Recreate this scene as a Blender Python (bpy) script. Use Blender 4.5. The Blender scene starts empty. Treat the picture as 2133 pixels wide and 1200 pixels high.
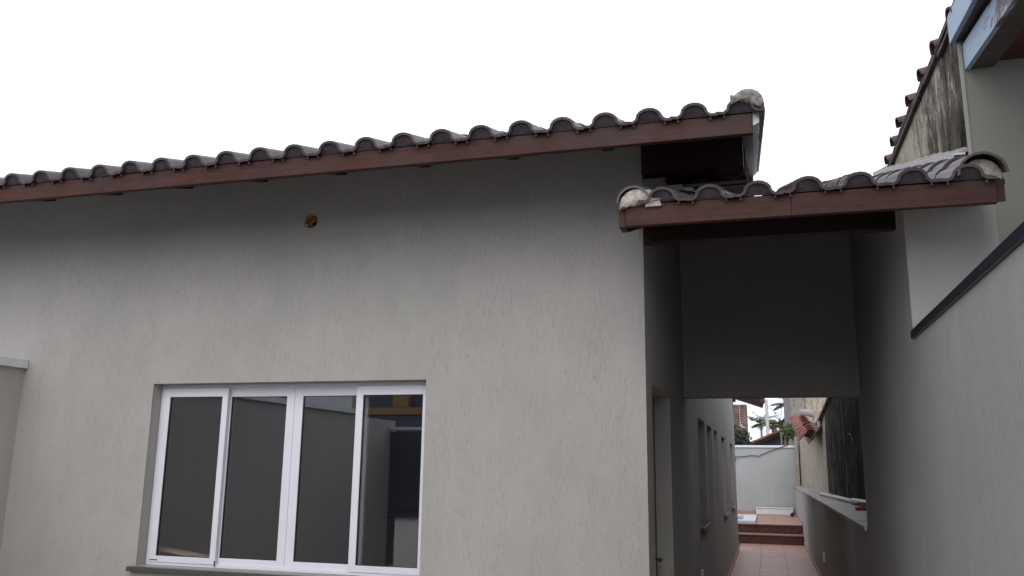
import bpy, math, random
from mathutils import Vector, Matrix, noise
random.seed(7)
R = math.radians
EZ = 1.65            # eye height; every z below is given relative to the eye and lifted by EZ
S = bpy.context.scene
COL = S.collection

# ------------------------------------------------------------------ camera
cam = bpy.data.cameras.new('camera'); camo = bpy.data.objects.new('camera', cam); COL.objects.link(camo)
pitch, yaw, roll, f = 2.06605181e-01, -2.87131275e-01, 1.38308272e-02, 1777.494
Fv = Vector((math.sin(yaw)*math.cos(pitch), math.cos(yaw)*math.cos(pitch), math.sin(pitch)))
R0 = Vector((math.cos(yaw), -math.sin(yaw), 0)); U0 = R0.cross(Fv)
Rv = R0*math.cos(roll)+U0*math.sin(roll); Uv = -R0*math.sin(roll)+U0*math.cos(roll)
m = Matrix((Rv, Uv, -Fv)).transposed().to_4x4(); m.translation = Vector((0, 0, EZ))
camo.matrix_world = m
cam.sensor_width = 36; cam.lens = 36*f/2133; cam.clip_start = .05; cam.clip_end = 3000
S.camera = camo

# ------------------------------------------------------------------ sky, sun, exposure
SUN_EL, SUN_ROT = R(40), R(176)
w = bpy.data.worlds.new('World'); S.world = w; w.use_nodes = True
nt = w.node_tree; nt.nodes.clear()
sky = nt.nodes.new('ShaderNodeTexSky'); sky.sky_type = 'NISHITA'; sky.sun_disc = False
sky.sun_elevation = SUN_EL; sky.sun_rotation = SUN_ROT; sky.dust_density = 6; sky.air_density = 1.2
hs = nt.nodes.new('ShaderNodeHueSaturation'); hs.inputs['Saturation'].default_value = .2
nt.links.new(sky.outputs[0], hs.inputs['Color'])
mx = nt.nodes.new('ShaderNodeMixRGB'); mx.inputs[0].default_value = .75; mx.inputs[2].default_value = (9.2, 9.6, 11.0, 1)
nt.links.new(hs.outputs[0], mx.inputs[1])
bg = nt.nodes.new('ShaderNodeBackground'); bg.inputs[1].default_value = .112
nt.links.new(mx.outputs[0], bg.inputs[0])
ow = nt.nodes.new('ShaderNodeOutputWorld'); nt.links.new(bg.outputs[0], ow.inputs[0])
sl = bpy.data.lights.new('sun', 'SUN'); sl.energy = .65; sl.angle = R(60); sl.color = (1, .97, .93)
so = bpy.data.objects.new('sun', sl); COL.objects.link(so)
# sky sun_rotation is measured clockwise from +Y seen from above
sd = Vector((math.sin(SUN_ROT)*math.cos(SUN_EL), math.cos(SUN_ROT)*math.cos(SUN_EL), math.sin(SUN_EL)))
so.rotation_euler = sd.to_track_quat('Z', 'Y').to_euler(); so.location = (0, 0, 30)
S.view_settings.view_transform = 'Standard'; S.view_settings.look = 'None'
S.view_settings.exposure = 0.6; S.view_settings.gamma = 1; S.view_settings.use_curve_mapping = False
S.cycles.max_bounces = 10; S.cycles.diffuse_bounces = 6; S.cycles.transparent_max_bounces = 12

# ------------------------------------------------------------------ materials
def new_mat(name):
    m = bpy.data.materials.new(name); m.use_nodes = True
    n = m.node_tree.nodes; b = n['Principled BSDF']
    return m, n, m.node_tree.links, b
def pos(n, l, scale=(1, 1, 1)):
    g = n.new('ShaderNodeNewGeometry'); mp = n.new('ShaderNodeMapping'); mp.inputs['Scale'].default_value = scale
    l.new(g.outputs['Position'], mp.inputs['Vector']); return mp.outputs[0]
def noi(n, l, vec, scale, detail=4, rough=.55, dist=0):
    t = n.new('ShaderNodeTexNoise'); t.inputs['Scale'].default_value = scale; t.inputs['Detail'].default_value = detail
    t.inputs['Roughness'].default_value = rough; t.inputs['Distortion'].default_value = dist
    l.new(vec, t.inputs['Vector']); return t.outputs['Fac']
def ramp(n, l, fac, stops):
    r = n.new('ShaderNodeValToRGB'); e = r.color_ramp.elements
    while len(e) < len(stops): e.new(.5)
    for i, (p, c) in enumerate(stops):
        e[i].position = p; e[i].color = (c[0], c[1], c[2], 1) if isinstance(c, (tuple, list)) else (c, c, c, 1)
    l.new(fac, r.inputs[0]); return r.outputs[0]
def mixc(n, l, fac, a, b, mode='MIX'):
    x = n.new('ShaderNodeMixRGB'); x.blend_type = mode
    for i, v in ((0, fac), (1, a), (2, b)):
        if hasattr(v, 'is_linked') or hasattr(v, 'links'): l.new(v, x.inputs[i])
        elif i == 0: x.inputs[0].default_value = v
        else: x.inputs[i].default_value = (v[0], v[1], v[2], 1)
    return x.outputs[0]
def math_(n, l, op, a, b):
    x = n.new('ShaderNodeMath'); x.operation = op
    for i, v in ((0, a), (1, b)):
        if hasattr(v, 'links'): l.new(v, x.inputs[i])
        else: x.inputs[i].default_value = v
    return x.outputs[0]
def bump(n, l, b, h, strength, dist):
    u = n.new('ShaderNodeBump'); u.inputs['Strength'].default_value = strength; u.inputs['Distance'].default_value = dist
    l.new(h, u.inputs['Height']); l.new(u.outputs[0], b.inputs['Normal']); return u
def simple(name, col, rough=.6, var=.12, scale=8, bs=0, bscale=60, metal=0, stretch=(1, 1, 1), spec=None):
    m, n, l, b = new_mat(name)
    p = pos(n, l, stretch)
    a = noi(n, l, p, scale)
    lo = tuple(c*(1-var*1.6) for c in col); hi = tuple(min(1, c*(1+var)) for c in col)
    l.new(ramp(n, l, a, [(.3, lo), (.7, hi)]), b.inputs['Base Color'])
    b.inputs['Roughness'].default_value = rough; b.inputs['Metallic'].default_value = metal
    if spec is not None: b.inputs['Specular IOR Level'].default_value = spec
    if bs: bump(n, l, b, noi(n, l, p, bscale), bs, .01)
    return m
def plaster(name, col, groove=1.0, dirt=.1):
    m, n, l, b = new_mat(name)
    p = pos(n, l)
    big = noi(n, l, p, 1.1, 5, .6)
    lo = tuple(c*(1-dirt) for c in col); hi = tuple(c*(1+dirt*.6) for c in col)
    c0 = mixc(n, l, ramp(n, l, noi(n, l, p, .55, 3, .5), [(.35, 0), (.65, 1)]), (1.0, 1.006, .985), (1.012, .992, .998))
    c0 = mixc(n, l, 1, ramp(n, l, big, [(.3, lo), (.7, hi)]), c0, 'MULTIPLY')
    # short vertical drag marks of the coarse-grain coating
    v = noi(n, l, pos(n, l, (1, 1, .09)), 140, 3, .7, .4)
    gr = ramp(n, l, v, [(.33, 0), (.46, 1)])
    mask = ramp(n, l, noi(n, l, pos(n, l, (1, 1, .5)), 7, 4, .65), [(.38, 1), (.80, .1)])
    g2 = math_(n, l, 'MAXIMUM', gr, mask)
    pit = ramp(n, l, noi(n, l, pos(n, l, (1, 1, .3)), 60, 2, .6), [(.29, 0), (.33, 1)])
    h = math_(n, l, 'MULTIPLY', g2, pit)
    grain = noi(n, l, p, 210, 2)
    hh = math_(n, l, 'ADD', h, math_(n, l, 'MULTIPLY', grain, .45))
    dark = mixc(n, l, h, tuple(c*.89 for c in col), c0)
    sp = ramp(n, l, grain, [(.3, .9), (.7, 1.06)])
    dark = mixc(n, l, .8*groove, c0, dark) if groove < 1 else dark
    streak = ramp(n, l, noi(n, l, pos(n, l, (1, 1, .12)), 9, 3, .6), [(.3, .972), (.7, 1.02)])
    l.new(mixc(n, l, 1, mixc(n, l, 1, dark, sp, 'MULTIPLY'), streak, 'MULTIPLY'), b.inputs['Base Color'])
    b.inputs['Roughness'].default_value = .9; b.inputs['Specular IOR Level'].default_value = .08
    bump(n, l, b, hh, .55*groove, .005)
    return m
M = {}
M['plaster'] = plaster('coarse_grey_plaster', (.345, .334, .312))
M['smooth'] = plaster('smooth_grey_plaster', (.27, .265, .235), .12, .1)
M['pier'] = plaster('light_grey_plaster', (.38, .37, .34), .1, .06)
M['bluewall'] = plaster('pale_blue_grey_paint', (.33, .345, .345), .12, .07)
M['interior'] = simple('interior_paint', (.42, .41, .39), .8, .04)
M['white'] = simple('white_aluminium', (.62, .62, .66), .35, .02)
M['white_stone'] = simple('white_coping_paint', (.62, .62, .62), .6, .08, 14)
M['black_stone'] = simple('dark_granite', (.022, .023, .03), .3, .3, 60)
M['sill_stone'] = simple('grey_granite', (.07, .066, .066), .35, .3, 90)
M['ledge_stone'] = simple('beige_ledge_stone', (.27, .245, .21), .5, .2, 3, .15, 40)
M['mortar'] = simple('lime_mortar', (.34, .31, .265), .95, .25, 30, .9, 55)
M['rough_mortar'] = simple('mossy_mortar', (.24, .225, .20), .95, .45, 22, .9, 60)
M['gasket'] = simple('black_rubber', (.012, .012, .014), .6, .1)
M['pvc'] = simple('grey_pvc_pipe', (.40, .38, .36), .4, .12, 20)
M['cable'] = simple('black_cable', (.012, .012, .012), .5, .1)
M['yellow_box'] = simple('yellow_plastic', (.42, .20, .05), .5, .15, 25)
M['wire'] = simple('white_wire', (.6, .57, .55), .4, .05)
M['counter'] = simple('white_panel', (.72, .72, .72), .4, .03)
M['plank'] = simple('pine_plank', (.80, .60, .40), .6, .15, 6, .2, 40, 0, (1, 6, 6))
M['yellow_wall'] = simple('ochre_paint', (.30, .17, .07), .7, .08)
M['darkpaint'] = simple('dark_grey_gate', (.07, .073, .09), .5, .1)
M['concrete'] = simple('concrete', (.30, .29, .28), .9, .2, 5, .5, 60)
M['trunk'] = simple('palm_trunk', (.24, .20, .16), .9, .2, 12)
M['leaf'] = simple('palm_frond', (.08, .12, .05), .5, .3, 3)
M['bush'] = simple('bush_leaf', (.03, .055, .025), .6, .4, 9)
M['water'] = simple('pool_water', (.02, .07, .16), .08, .2, 3)
M['greyplaster'] = None

def stained(name, base, stain, spec):
    """old lime plaster with mould running down it; spec: (low, high, y0, y1, inside) mould mask"""
    m, n, l, b = new_mat(name)
    st = noi(n, l, pos(n, l, (1, 1, .45)), 3.4, 8, .72, 1.0)
    fi = noi(n, l, pos(n, l, (1, 1, .35)), 26, 5, .7, .6)
    s = math_(n, l, 'ADD', math_(n, l, 'MULTIPLY', st, .68), math_(n, l, 'MULTIPLY', fi, .32))
    g = n.new('ShaderNodeNewGeometry'); sx = n.new('ShaderNodeSeparateXYZ'); l.new(g.outputs['Position'], sx.inputs[0])
    r = n.new('ShaderNodeMapRange'); r.inputs[1].default_value = spec[2]; r.inputs[2].default_value = spec[3]
    r.inputs[3].default_value = spec[0]; r.inputs[4].default_value = spec[1]; l.new(sx.outputs['Y'], r.inputs[0])
    s = math_(n, l, 'ADD', s, r.outputs[0])
    mask = ramp(n, l, s, [(.46, 0), (.56, .75), (.70, 1)])
    bv = ramp(n, l, noi(n, l, pos(n, l), 5, 6, .65), [(.3, tuple(c*.72 for c in base)), (.7, tuple(c*1.08 for c in base))])
    # cracks
    vo = n.new('ShaderNodeTexVoronoi'); vo.feature = 'DISTANCE_TO_EDGE'; vo.inputs['Scale'].default_value = 3.2
    dn = n.new('ShaderNodeVectorMath'); dn.operation = 'ADD'
    nn = n.new('ShaderNodeTexNoise'); nn.inputs['Scale'].default_value = 5; nn.inputs['Detail'].default_value = 5
    l.new(pos(n, l), nn.inputs['Vector']); l.new(pos(n, l), dn.inputs[0]); l.new(nn.outputs['Color'], dn.inputs[1])
    l.new(dn.outputs[0], vo.inputs['Vector'])
    cr = ramp(n, l, vo.outputs['Distance'], [(.006, .35), (.022, 1)])
    c = mixc(n, l, mask, bv, stain); c = mixc(n, l, 1, c, cr, 'MULTIPLY')
    l.new(c, b.inputs['Base Color']); b.inputs['Roughness'].default_value = .95; b.inputs['Specular IOR Level'].default_value = .03
    bump(n, l, b, fi, .5, .01)
    return m
M['stained_side'] = stained('mouldy_side_plaster', (.50, .455, .36), (.024, .020, .018), (.14, -.08, 5.15, 6.9))
M['black_stained'] = stained('black_mould_plaster', (.36, .31, .26), (.014, .012, .012), (.21, .13, 12, 17))
M['beige'] = stained('old_beige_plaster', (.40, .35, .28), (.10, .085, .07), (-.12, -.04, 18, 26))
M['greyold'] = stained('old_grey_plaster', (.27, .255, .225), (.07, .065, .06), (.0, -.1, 28, 34))

def wood(name, col, dark=.5, rough=.42, patch=None):
    m, n, l, b = new_mat(name)
    a = noi(n, l, pos(n, l, (.6, 6, 9)), 5, 6, .65, 1.2)
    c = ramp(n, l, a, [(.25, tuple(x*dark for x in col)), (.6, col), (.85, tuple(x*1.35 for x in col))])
    big = ramp(n, l, noi(n, l, pos(n, l), 3.1, 4, .6), [(.3, .7), (.7, 1.15)])
    c = mixc(n, l, 1, c, big, 'MULTIPLY')
    if patch:      # faded, dusty patches of the varnish
        k = ramp(n, l, noi(n, l, pos(n, l, (1, 1, 2)), 2.3, 5, .62, .6), [(.42, 0), (.66, .85)])
        c = mixc(n, l, k, c, patch)
        k2 = ramp(n, l, noi(n, l, pos(n, l, (1, 1, 3)), 11, 5, .7, .6), [(.30, .45), (.42, 1)])
        c = mixc(n, l, 1, c, k2, 'MULTIPLY')
    l.new(c, b.inputs['Base Color'])
    b.inputs['Roughness'].default_value = rough; b.inputs['Specular IOR Level'].default_value = .18; bump(n, l, b, a, .25, .004)
    return m
M['fascia'] = wood('red_brown_varnished_wood', (.068, .0245, .018), .4, .6, (.050, .031, .030))
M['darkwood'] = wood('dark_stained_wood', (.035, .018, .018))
M['greywood'] = wood('grey_brown_old_wood', (.11, .09, .08))
M['redwood'] = wood('old_dark_red_wood', (.10, .04, .035))

def tile_mat(name, col, rough, mottled=.35):
    m, n, l, b = new_mat(name)
    a = noi(n, l, pos(n, l), 14, 5, .6)
    oi = n.new('ShaderNodeObjectInfo')
    v = ramp(n, l, oi.outputs['Random'], [(0, .78), (1, 1.18)])
    c = ramp(n, l, a, [(.3, tuple(x*(1-mottled) for x in col)), (.7, tuple(x*(1+mottled*.6) for x in col))])
    l.new(mixc(n, l, 1, c, v, 'MULTIPLY'), b.inputs['Base Color'])
    b.inputs['Roughness'].default_value = rough; bump(n, l, b, noi(n, l, pos(n, l), 90), .2, .003)
    return m
M['rooftile'] = tile_mat('glazed_brown_roof_tile', (.072, .052, .052), .5)
M['infill'] = simple('dark_tile_infill', (.040, .029, .034), .7, .35, 20, .4, 60)
M['clay'] = tile_mat('weathered_clay_tile', (.20, .075, .05), .85, .5)
M['oldclay'] = tile_mat('dirty_clay_tile', (.085, .05, .042), .9, .5)

def blue_paint():
    m, n, l, b = new_mat('peeling_blue_paint')
    a = noi(n, l, pos(n, l, (1, 1, 1.3)), 5.5, 6, .7, .8)
    g = n.new('ShaderNodeNewGeometry'); sx = n.new('ShaderNodeSeparateXYZ'); l.new(g.outputs['Position'], sx.inputs[0])
    r = n.new('ShaderNodeMapRange'); r.inputs[1].default_value = 4.4; r.inputs[2].default_value = 4.9
    r.inputs[3].default_value = .12; r.inputs[4].default_value = -.12; l.new(sx.outputs['Y'], r.inputs[0])
    k = ramp(n, l, math_(n, l, 'ADD', a, r.outputs[0]), [(.52, 0), (.57, 1)])
    l.new(mixc(n, l, k, (.34, .43, .52), (.14, .12, .11)), b.inputs['Base Color']); b.inputs['Roughness'].default_value = .6
    return m
M['blue'] = blue_paint()

def floor_tile():
    m, n, l, b = new_mat('terracotta_floor_tile')
    a = noi(n, l, pos(n, l), 2.2, 5, .6)
    lines = n.new('ShaderNodeTexWave'); lines.bands_direction = 'Y'; lines.inputs['Scale'].default_value = 9; lines.inputs['Distortion'].default_value = 1.5
    l.new(pos(n, l), lines.inputs['Vector'])
    c = ramp(n, l, a, [(.3, (.30, .165, .12)), (.7, (.40, .225, .165))])
    k = ramp(n, l, lines.outputs['Fac'], [(0, .88), (1, 1.06)])
    l.new(mixc(n, l, 1, c, k, 'MULTIPLY'), b.inputs['Base Color']); b.inputs['Roughness'].default_value = .45
    return m
M['floortile'] = floor_tile()
M['riser'] = simple('dark_terracotta_riser', (.105, .042, .033), .4, .5, 26)
M['skirting'] = simple('terracotta_skirting', (.33, .20, .16), .5, .1)
M['grout'] = simple('grout', (.12, .09, .08), .9, .1)

def brick_mat():
    m, n, l, b = new_mat('old_brickwork')
    t = n.new('ShaderNodeTexBrick'); t.inputs['Scale'].default_value = 1; t.inputs['Brick Width'].default_value = .23
    t.inputs['Row Height'].default_value = .085; t.inputs['Mortar Size'].default_value = .014
    t.inputs['Color1'].default_value = (.10, .04, .033, 1); t.inputs['Color2'].default_value = (.20, .075, .055, 1); t.inputs['Mortar'].default_value = (.26, .21, .18, 1)
    g = n.new('ShaderNodeNewGeometry'); sx = n.new('ShaderNodeSeparateXYZ'); l.new(g.outputs['Position'], sx.inputs[0])
    cb = n.new('ShaderNodeCombineXYZ'); l.new(math_(n, l, 'ADD', sx.outputs['X'], sx.outputs['Y']), cb.inputs[0]); l.new(sx.outputs['Z'], cb.inputs[1])
    l.new(cb.outputs[0], t.inputs['Vector'])
    k = ramp(n, l, noi(n, l, pos(n, l), 2.6, 6, .7), [(.45, 0), (.62, 1)])
    l.new(mixc(n, l, k, t.outputs['Color'], (.10, .08, .07)), b.inputs['Base Color']); b.inputs['Roughness'].default_value = .95
    bump(n, l, b, t.outputs['Fac'], -.6, .02)
    return m
M['brick'] = brick_mat()

def patio_mat():
    m, n, l, b = new_mat('patio_paving')
    t = n.new('ShaderNodeTexBrick'); t.offset = 0; t.inputs['Scale'].default_value = 1; t.inputs['Brick Width'].default_value = .45
    t.inputs['Row Height'].default_value = .45; t.inputs['Mortar Size'].default_value = .005
    t.inputs['Color1'].default_value = (.42, .39, .37, 1); t.inputs['Color2'].default_value = (.40, .37, .35, 1); t.inputs['Mortar'].default_value = (.13, .1, .09, 1)
    l.new(pos(n, l), t.inputs['Vector']); l.new(t.outputs['Color'], b.inputs['Base Color']); b.inputs['Roughness'].default_value = .5
    return m
M['patio'] = patio_mat()

def glass_mat(name, refl, tint):
    m, n, l, b = new_mat(name); n.remove(b)
    lw = n.new('ShaderNodeLayerWeight'); lw.inputs['Blend'].default_value = .5
    p5 = math_(n, l, 'POWER', lw.outputs['Facing'], 4.0)
    fac = math_(n, l, 'ADD', math_(n, l, 'MULTIPLY', p5, .8), refl)
    tr = n.new('ShaderNodeBsdfTransparent'); tr.inputs[0].default_value = (*tint, 1)
    gl = n.new('ShaderNodeBsdfGlossy'); gl.inputs['Roughness'].default_value = .0; gl.inputs['Color'].default_value = (.93, .95, 1, 1)
    ms = n.new('ShaderNodeMixShader'); l.new(fac, ms.inputs[0]); l.new(tr.outputs[0], ms.inputs[1]); l.new(gl.outputs[0], ms.inputs[2])
    l.new(ms.outputs[0], n['Material Output'].inputs[0])
    return m
M['glass'] = glass_mat('window_glass', .155, (.80, .80, .80))

# ------------------------------------------------------------------ mesh building
class MB:
    def __init__(s): s.v = []; s.f = []
    def add(s, vs, fs):
        o = len(s.v); s.v += [tuple(x) for x in vs]; s.f += [tuple(i+o for i in q) for q in fs]; return s
    def box(s, x0, x1, y0, y1, z0, z1):
        v = [(x, y, z) for x in (x0, x1) for y in (y0, y1) for z in (z0, z1)]
        return s.add(v, [(0, 1, 3, 2), (4, 6, 7, 5), (0, 4, 5, 1), (2, 3, 7, 6), (0, 2, 6, 4), (1, 5, 7, 3)])
    def prism(s, poly, axis, a, b):
        """extrude a 2-D polygon along axis 'x' (poly=(y,z)), 'y' (poly=(x,z)) or 'z' (poly=(x,y))"""
        def P(u, v, t): return {'x': (t, u, v), 'y': (u, t, v), 'z': (u, v, t)}[axis]
        n = len(poly)
        v = [P(u, w_, a) for u, w_ in poly]+[P(u, w_, b) for u, w_ in poly]
        return s.add(v, [tuple(range(n))[::-1], tuple(range(n, 2*n))]+[(i, (i+1) % n, (i+1) % n+n, i+n) for i in range(n)])
    def tube(s, path, r, seg=8, caps=True):
        path = [Vector(p) for p in path]; n = len(path); vs = []; fs = []
        for i, p in enumerate(path):
            d = (path[min(i+1, n-1)]-path[max(i-1, 0)]).normalized()
            a = d.orthogonal().normalized() if i == 0 else (a-d*a.dot(d)).normalized()
            b_ = d.cross(a); rr = r[i] if isinstance(r, (list, tuple)) else r
            vs += [p+(a*math.cos(2*math.pi*k/seg)+b_*math.sin(2*math.pi*k/seg))*rr for k in range(seg)]
        for i in range(n-1):
            for k in range(seg):
                fs.append((i*seg+k, i*seg+(k+1) % seg, (i+1)*seg+(k+1) % seg, (i+1)*seg+k))
        if caps: fs += [tuple(range(seg))[::-1], tuple(range((n-1)*seg, n*seg))]
        return s.add(vs, fs)
    def build(s, name, mat, parent=None, loc=None, bevel=0, smooth=False):
        """vertices are in world coordinates relative to the eye; loc = world origin of the object (eye-relative)"""
        xs, ys, zs = zip(*s.v)
        if loc is None: loc = ((min(xs)+max(xs))/2, (min(ys)+max(ys))/2, min(zs))
        me = bpy.data.meshes.new(name)
        me.from_pydata([(x-loc[0], y-loc[1], z-loc[2]) for x, y, z in s.v], [], s.f); me.update()
        import bmesh
        b_ = bmesh.new(); b_.from_mesh(me); bmesh.ops.recalc_face_normals(b_, faces=b_.faces); b_.to_mesh(me); b_.free()
        if smooth:
            me.polygons.foreach_set('use_smooth', [True]*len(me.polygons))
            me.set_sharp_from_angle(angle=R(38))
        me.materials.append(M[mat] if isinstance(mat, str) else mat)
        o = bpy.data.objects.new(name, me); COL.objects.link(o)
        place(o, loc, parent)
        if bevel:
            md = o.modifiers.new('bevel', 'BEVEL'); md.width = bevel; md.segments = 2; md.limit_method = 'ANGLE'
        return o
WORLD = {}
def place(o, loc, parent):
    w_ = Vector((loc[0], loc[1], loc[2]+EZ)); WORLD[o.name] = w_
    if parent: o.parent = parent; o.location = w_-WORLD[parent.name]
    else: o.location = w_
def tag(o, label, cat, group=None):
    o['label'] = label; o['category'] = cat
    if group: o['group'] = group
    return o
def thing(name, label, cat, loc, group=None):
    o = bpy.data.objects.new(name, None); COL.objects.link(o); o.empty_display_size = .2
    place(o, loc, None); return tag(o, label, cat, group)
def dup(src, parent, loc, rot=None):
    """loc = eye-relative world location"""
    o = src.copy(); COL.objects.link(o); place(o, loc, parent)
    if rot is not None: o.rotation_euler = rot
    return o
def struct(o): o['kind'] = 'structure'; return o
def stuff(o): o['kind'] = 'stuff'; return o

def wall_holes(mb, axis, p0, p1, u0, u1, z0, z1, holes, round_hole=None):
    """slab between planes p0,p1 along axis ('y' wall spans x; 'x' wall spans y) with rectangular holes (ua,ub,za,zb)"""
    us = sorted({u0, u1, *[h[0] for h in holes], *[h[1] for h in holes]})
    zs = sorted({z0, z1, *[h[2] for h in holes], *[h[3] for h in holes]})
    def P(u, z, p): return (u, p, z) if axis == 'y' else (p, u, z)
    def solid(i, j):
        if i < 0 or j < 0 or i >= len(us)-1 or j >= len(zs)-1: return False
        cu, cz = (us[i]+us[i+1])/2, (zs[j]+zs[j+1])/2
        return not any(h[0] < cu < h[1] and h[2] < cz < h[3] for h in holes)
    for i in range(len(us)-1):
        for j in range(len(zs)-1):
            if not solid(i, j): continue
            a, b, c, d = us[i], us[i+1], zs[j], zs[j+1]
            for p in (p0, p1): mb.add([P(a, c, p), P(b, c, p), P(b, d, p), P(a, d, p)], [(0, 1, 2, 3)])
            for (di, dj, q) in ((-1, 0, ((a, c), (a, d))), (1, 0, ((b, c), (b, d))), (0, -1, ((a, c), (b, c))), (0, 1, ((a, d), (b, d)))):
                if not solid(i+di, j+dj):
                    (ua, za), (ub, zb) = q
                    if round_hole and abs((ua+ub)/2-round_hole[0]) < .13 and abs((za+zb)/2-round_hole[1]) < .13: continue
                    mb.add([P(ua, za, p0), P(ub, zb, p0), P(ub, zb, p1), P(ua, za, p1)], [(0, 1, 2, 3)])

def lumpy(mb, amp, scale, seed=0):
    for i, v in enumerate(mb.v):
        d = noise.noise_vector(Vector(v)*scale+Vector((seed*7.3, seed*1.7, 0)))
        mb.v[i] = (v[0]+d.x*amp, v[1]+d.y*amp, v[2]+d.z*amp)
    return mb

# ------------------------------------------------------------------ ground, floor, water
G = -1.65
mb = MB(); N = 1500
mb.add([(-N, -N, G-.03), (N, -N, G-.03), (N, N, G-.03), (-N, N, G-.03)], [(0, 1, 2, 3)])
struct(mb.build('ground', 'concrete'))
struct(MB().box(-5.1, .74, -1.2, 4.9, G-.06, G).build('patio', 'patio'))
struct(MB().box(-.642, .74, 4.9, 7.29, G-.055, G-.004).build('porch_floor', 'patio'))
path = struct(MB().box(-.80, .90, 7.29, 21.15, G-.055, G-.006).build('passage_path', 'grout'))
t0 = None
gx = [(-.640, -.192), (-.186, .262), (.268, .738)]
y = 7.31; k = 0
while y < 21.0:
    for a, b in gx:
        y1 = min(y+.444, 21.14)
        q = MB().box(a, b, y, y1, G-.0055, G+.0005*random.random()).build('tile', 'floortile', path)
    y += .45
# raised terrace with two steps
terr = struct(MB().box(-3.0, .90, 21.52, 26.5, G, -1.25).build('terrace', 'riser'))
struct(MB().box(-3.0, .745, 21.16, 21.52, G, -1.46).build('lower_step', 'riser'))
struct(MB().box(-3.0, .745, 21.13, 21.52, -1.46, -1.437).build('step_nosing', 'skirting'))
for i in range(9):
    xs_ = -3.0+.45*i
    for j in range(11):
        yy = 21.49+.455*j
        if xs_ > .8: continue
        MB().box(xs_+.003, min(xs_+.447, .745), yy, min(yy+.45, 26.49), -1.25, -1.228).build('tile', 'floortile', terr)
for j in range(3):   # decorated risers: small raised scales
    pass
# small pool
pool = thing('pool', 'small white-rimmed pool with blue water on the terrace behind the house', 'pool', (-1.2, 23, -1.228))
rim = MB(); wall_holes(rim, 'y', 0, 1, 0, 1, 0, 1, [])
rim = MB()
for (a, b, c, d) in ((-2.6, -.32, 21.6, 22.1), (-2.6, -.32, 24.1, 24.6), (-2.6, -2.2, 22.1, 24.1), (-.62, -.32, 22.1, 24.1)):
    rim.box(a, b, c, d, -1.228, -1.17)
rim.build('rim', 'white', pool)
MB().box(-2.2, -.62, 22.1, 24.1, -1.226, -1.205).build('water', 'water', pool)

# ------------------------------------------------------------------ the house
SL = .30
house = thing('house', 'new single-storey house in rough grey plaster with brown tiled eave and white window', 'house', (-3, 9, G))
XL = -.642
wm = MB()
hole = (-2.857, 1.595)
wall_holes(wm, 'y', 4.9, 5.05, -7.0, XL, G-.03, 1.955,
           [(-3.98, -1.99, -.665, .52), (hole[0]-.1, hole[0]+.1, hole[1]-.1, hole[1]+.1)], round_hole=hole)
# plaster closing the square round the circular box hole
n = 40; ring = []; sq = []
for i in range(n):
    a = 2*math.pi*i/n; c, s_ = math.cos(a), math.sin(a); rr = .051+.004*noise.noise(Vector((c*2, s_*2, 3)))
    t = .1/max(abs(c), abs(s_))
    sq.append((hole[0]+c*t, 4.9, hole[1]+s_*t)); ring.append((hole[0]+c*rr, 4.9, hole[1]+s_*rr))
back = [(x, 4.93, z) for x, _, z in ring]
wm.add(sq+ring+back, [(i, (i+1) % n, n+(i+1) % n, n+i) for i in range(n)]+[(n+i, n+(i+1) % n, 2*n+(i+1) % n, 2*n+i) for i in range(n)])
wm.add([(hole[0]-.1, 4.9, hole[1]-.1), (hole[0]+.1, 4.9, hole[1]-.1), (hole[0]+.1, 5.05, hole[1]-.1), (hole[0]-.1, 5.05, hole[1]-.1)], [(0, 1, 2, 3)])
wm.build('front_wall', 'plaster', house)
# recessed yellow box with loose wires
bx = MB(); segs = 28
rings = [(.0495, 4.905), (.046, 4.905), (.043, 4.955)]
for r_, y_ in rings:
    for i in range(segs):
        a = 2*math.pi*i/segs; bx.v.append((hole[0]+r_*math.cos(a), y_, hole[1]+r_*math.sin(a)))
for q in range(2):
    for i in range(segs): bx.f.append((q*segs+i, q*segs+(i+1) % segs, (q+1)*segs+(i+1) % segs, (q+1)*segs+i))
bx.f.append(tuple(range(2*segs, 3*segs)))
jb = bx.build('junction_box', 'yellow_box', house)
MB().tube([(hole[0]+.004, 4.955, hole[1]+.006), (hole[0]+.006, 4.93, hole[1]-.006), (hole[0]+.004, 4.952, hole[1]-.012)], .012, 8).build('conduit_mouth', 'gasket', jb)
MB().tube([(hole[0]+.022, 4.95, hole[1]+.012), (hole[0]+.010, 4.91, hole[1]-.004), (hole[0]+.001, 4.90, hole[1]-.018), (hole[0]-.004, 4.905, hole[1]-.03)], .0016, 6).build('wire', 'wire', jb)
MB().tube([(hole[0]+.03, 4.95, hole[1]-.002), (hole[0]+.0, 4.91, hole[1]-.012), (hole[0]-.02, 4.90, hole[1]-.03), (hole[0]-.03, 4.905, hole[1]-.026)], .0022, 6).build('wire', 'cable', jb)
MB().tube([(hole[0]-.03, 4.9, hole[1]-.022), (hole[0]-.022, 4.9, hole[1]-.03)], .004, 6).build('wire', 'wire', jb)

sm = MB()
side_holes = [(5.18, 6.18, G-.03, .50), (8.79, 9.77, -.56, .515), (10.16, 11.1, G-.03, .51), (11.55, 12.35, G-.03, .515), (13.44, 14.68, -.66, .505), (16.62, 18.02, -.68, .50)]
wall_holes(sm, 'x', XL, XL-.15, 5.05, 19.3, G-.03, 1.9, side_holes)
sm.prism([(5.05, 1.9), (17.0, 1.9), (11, 3.72), (5.05, 1.995)], 'x', XL, XL-.15)
sm.build('side_wall', 'plaster', house)
MB().box(-7, XL-.15, 19.15, 19.3, G-.03, 1.9).build('rear_wall', 'plaster', house)
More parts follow.
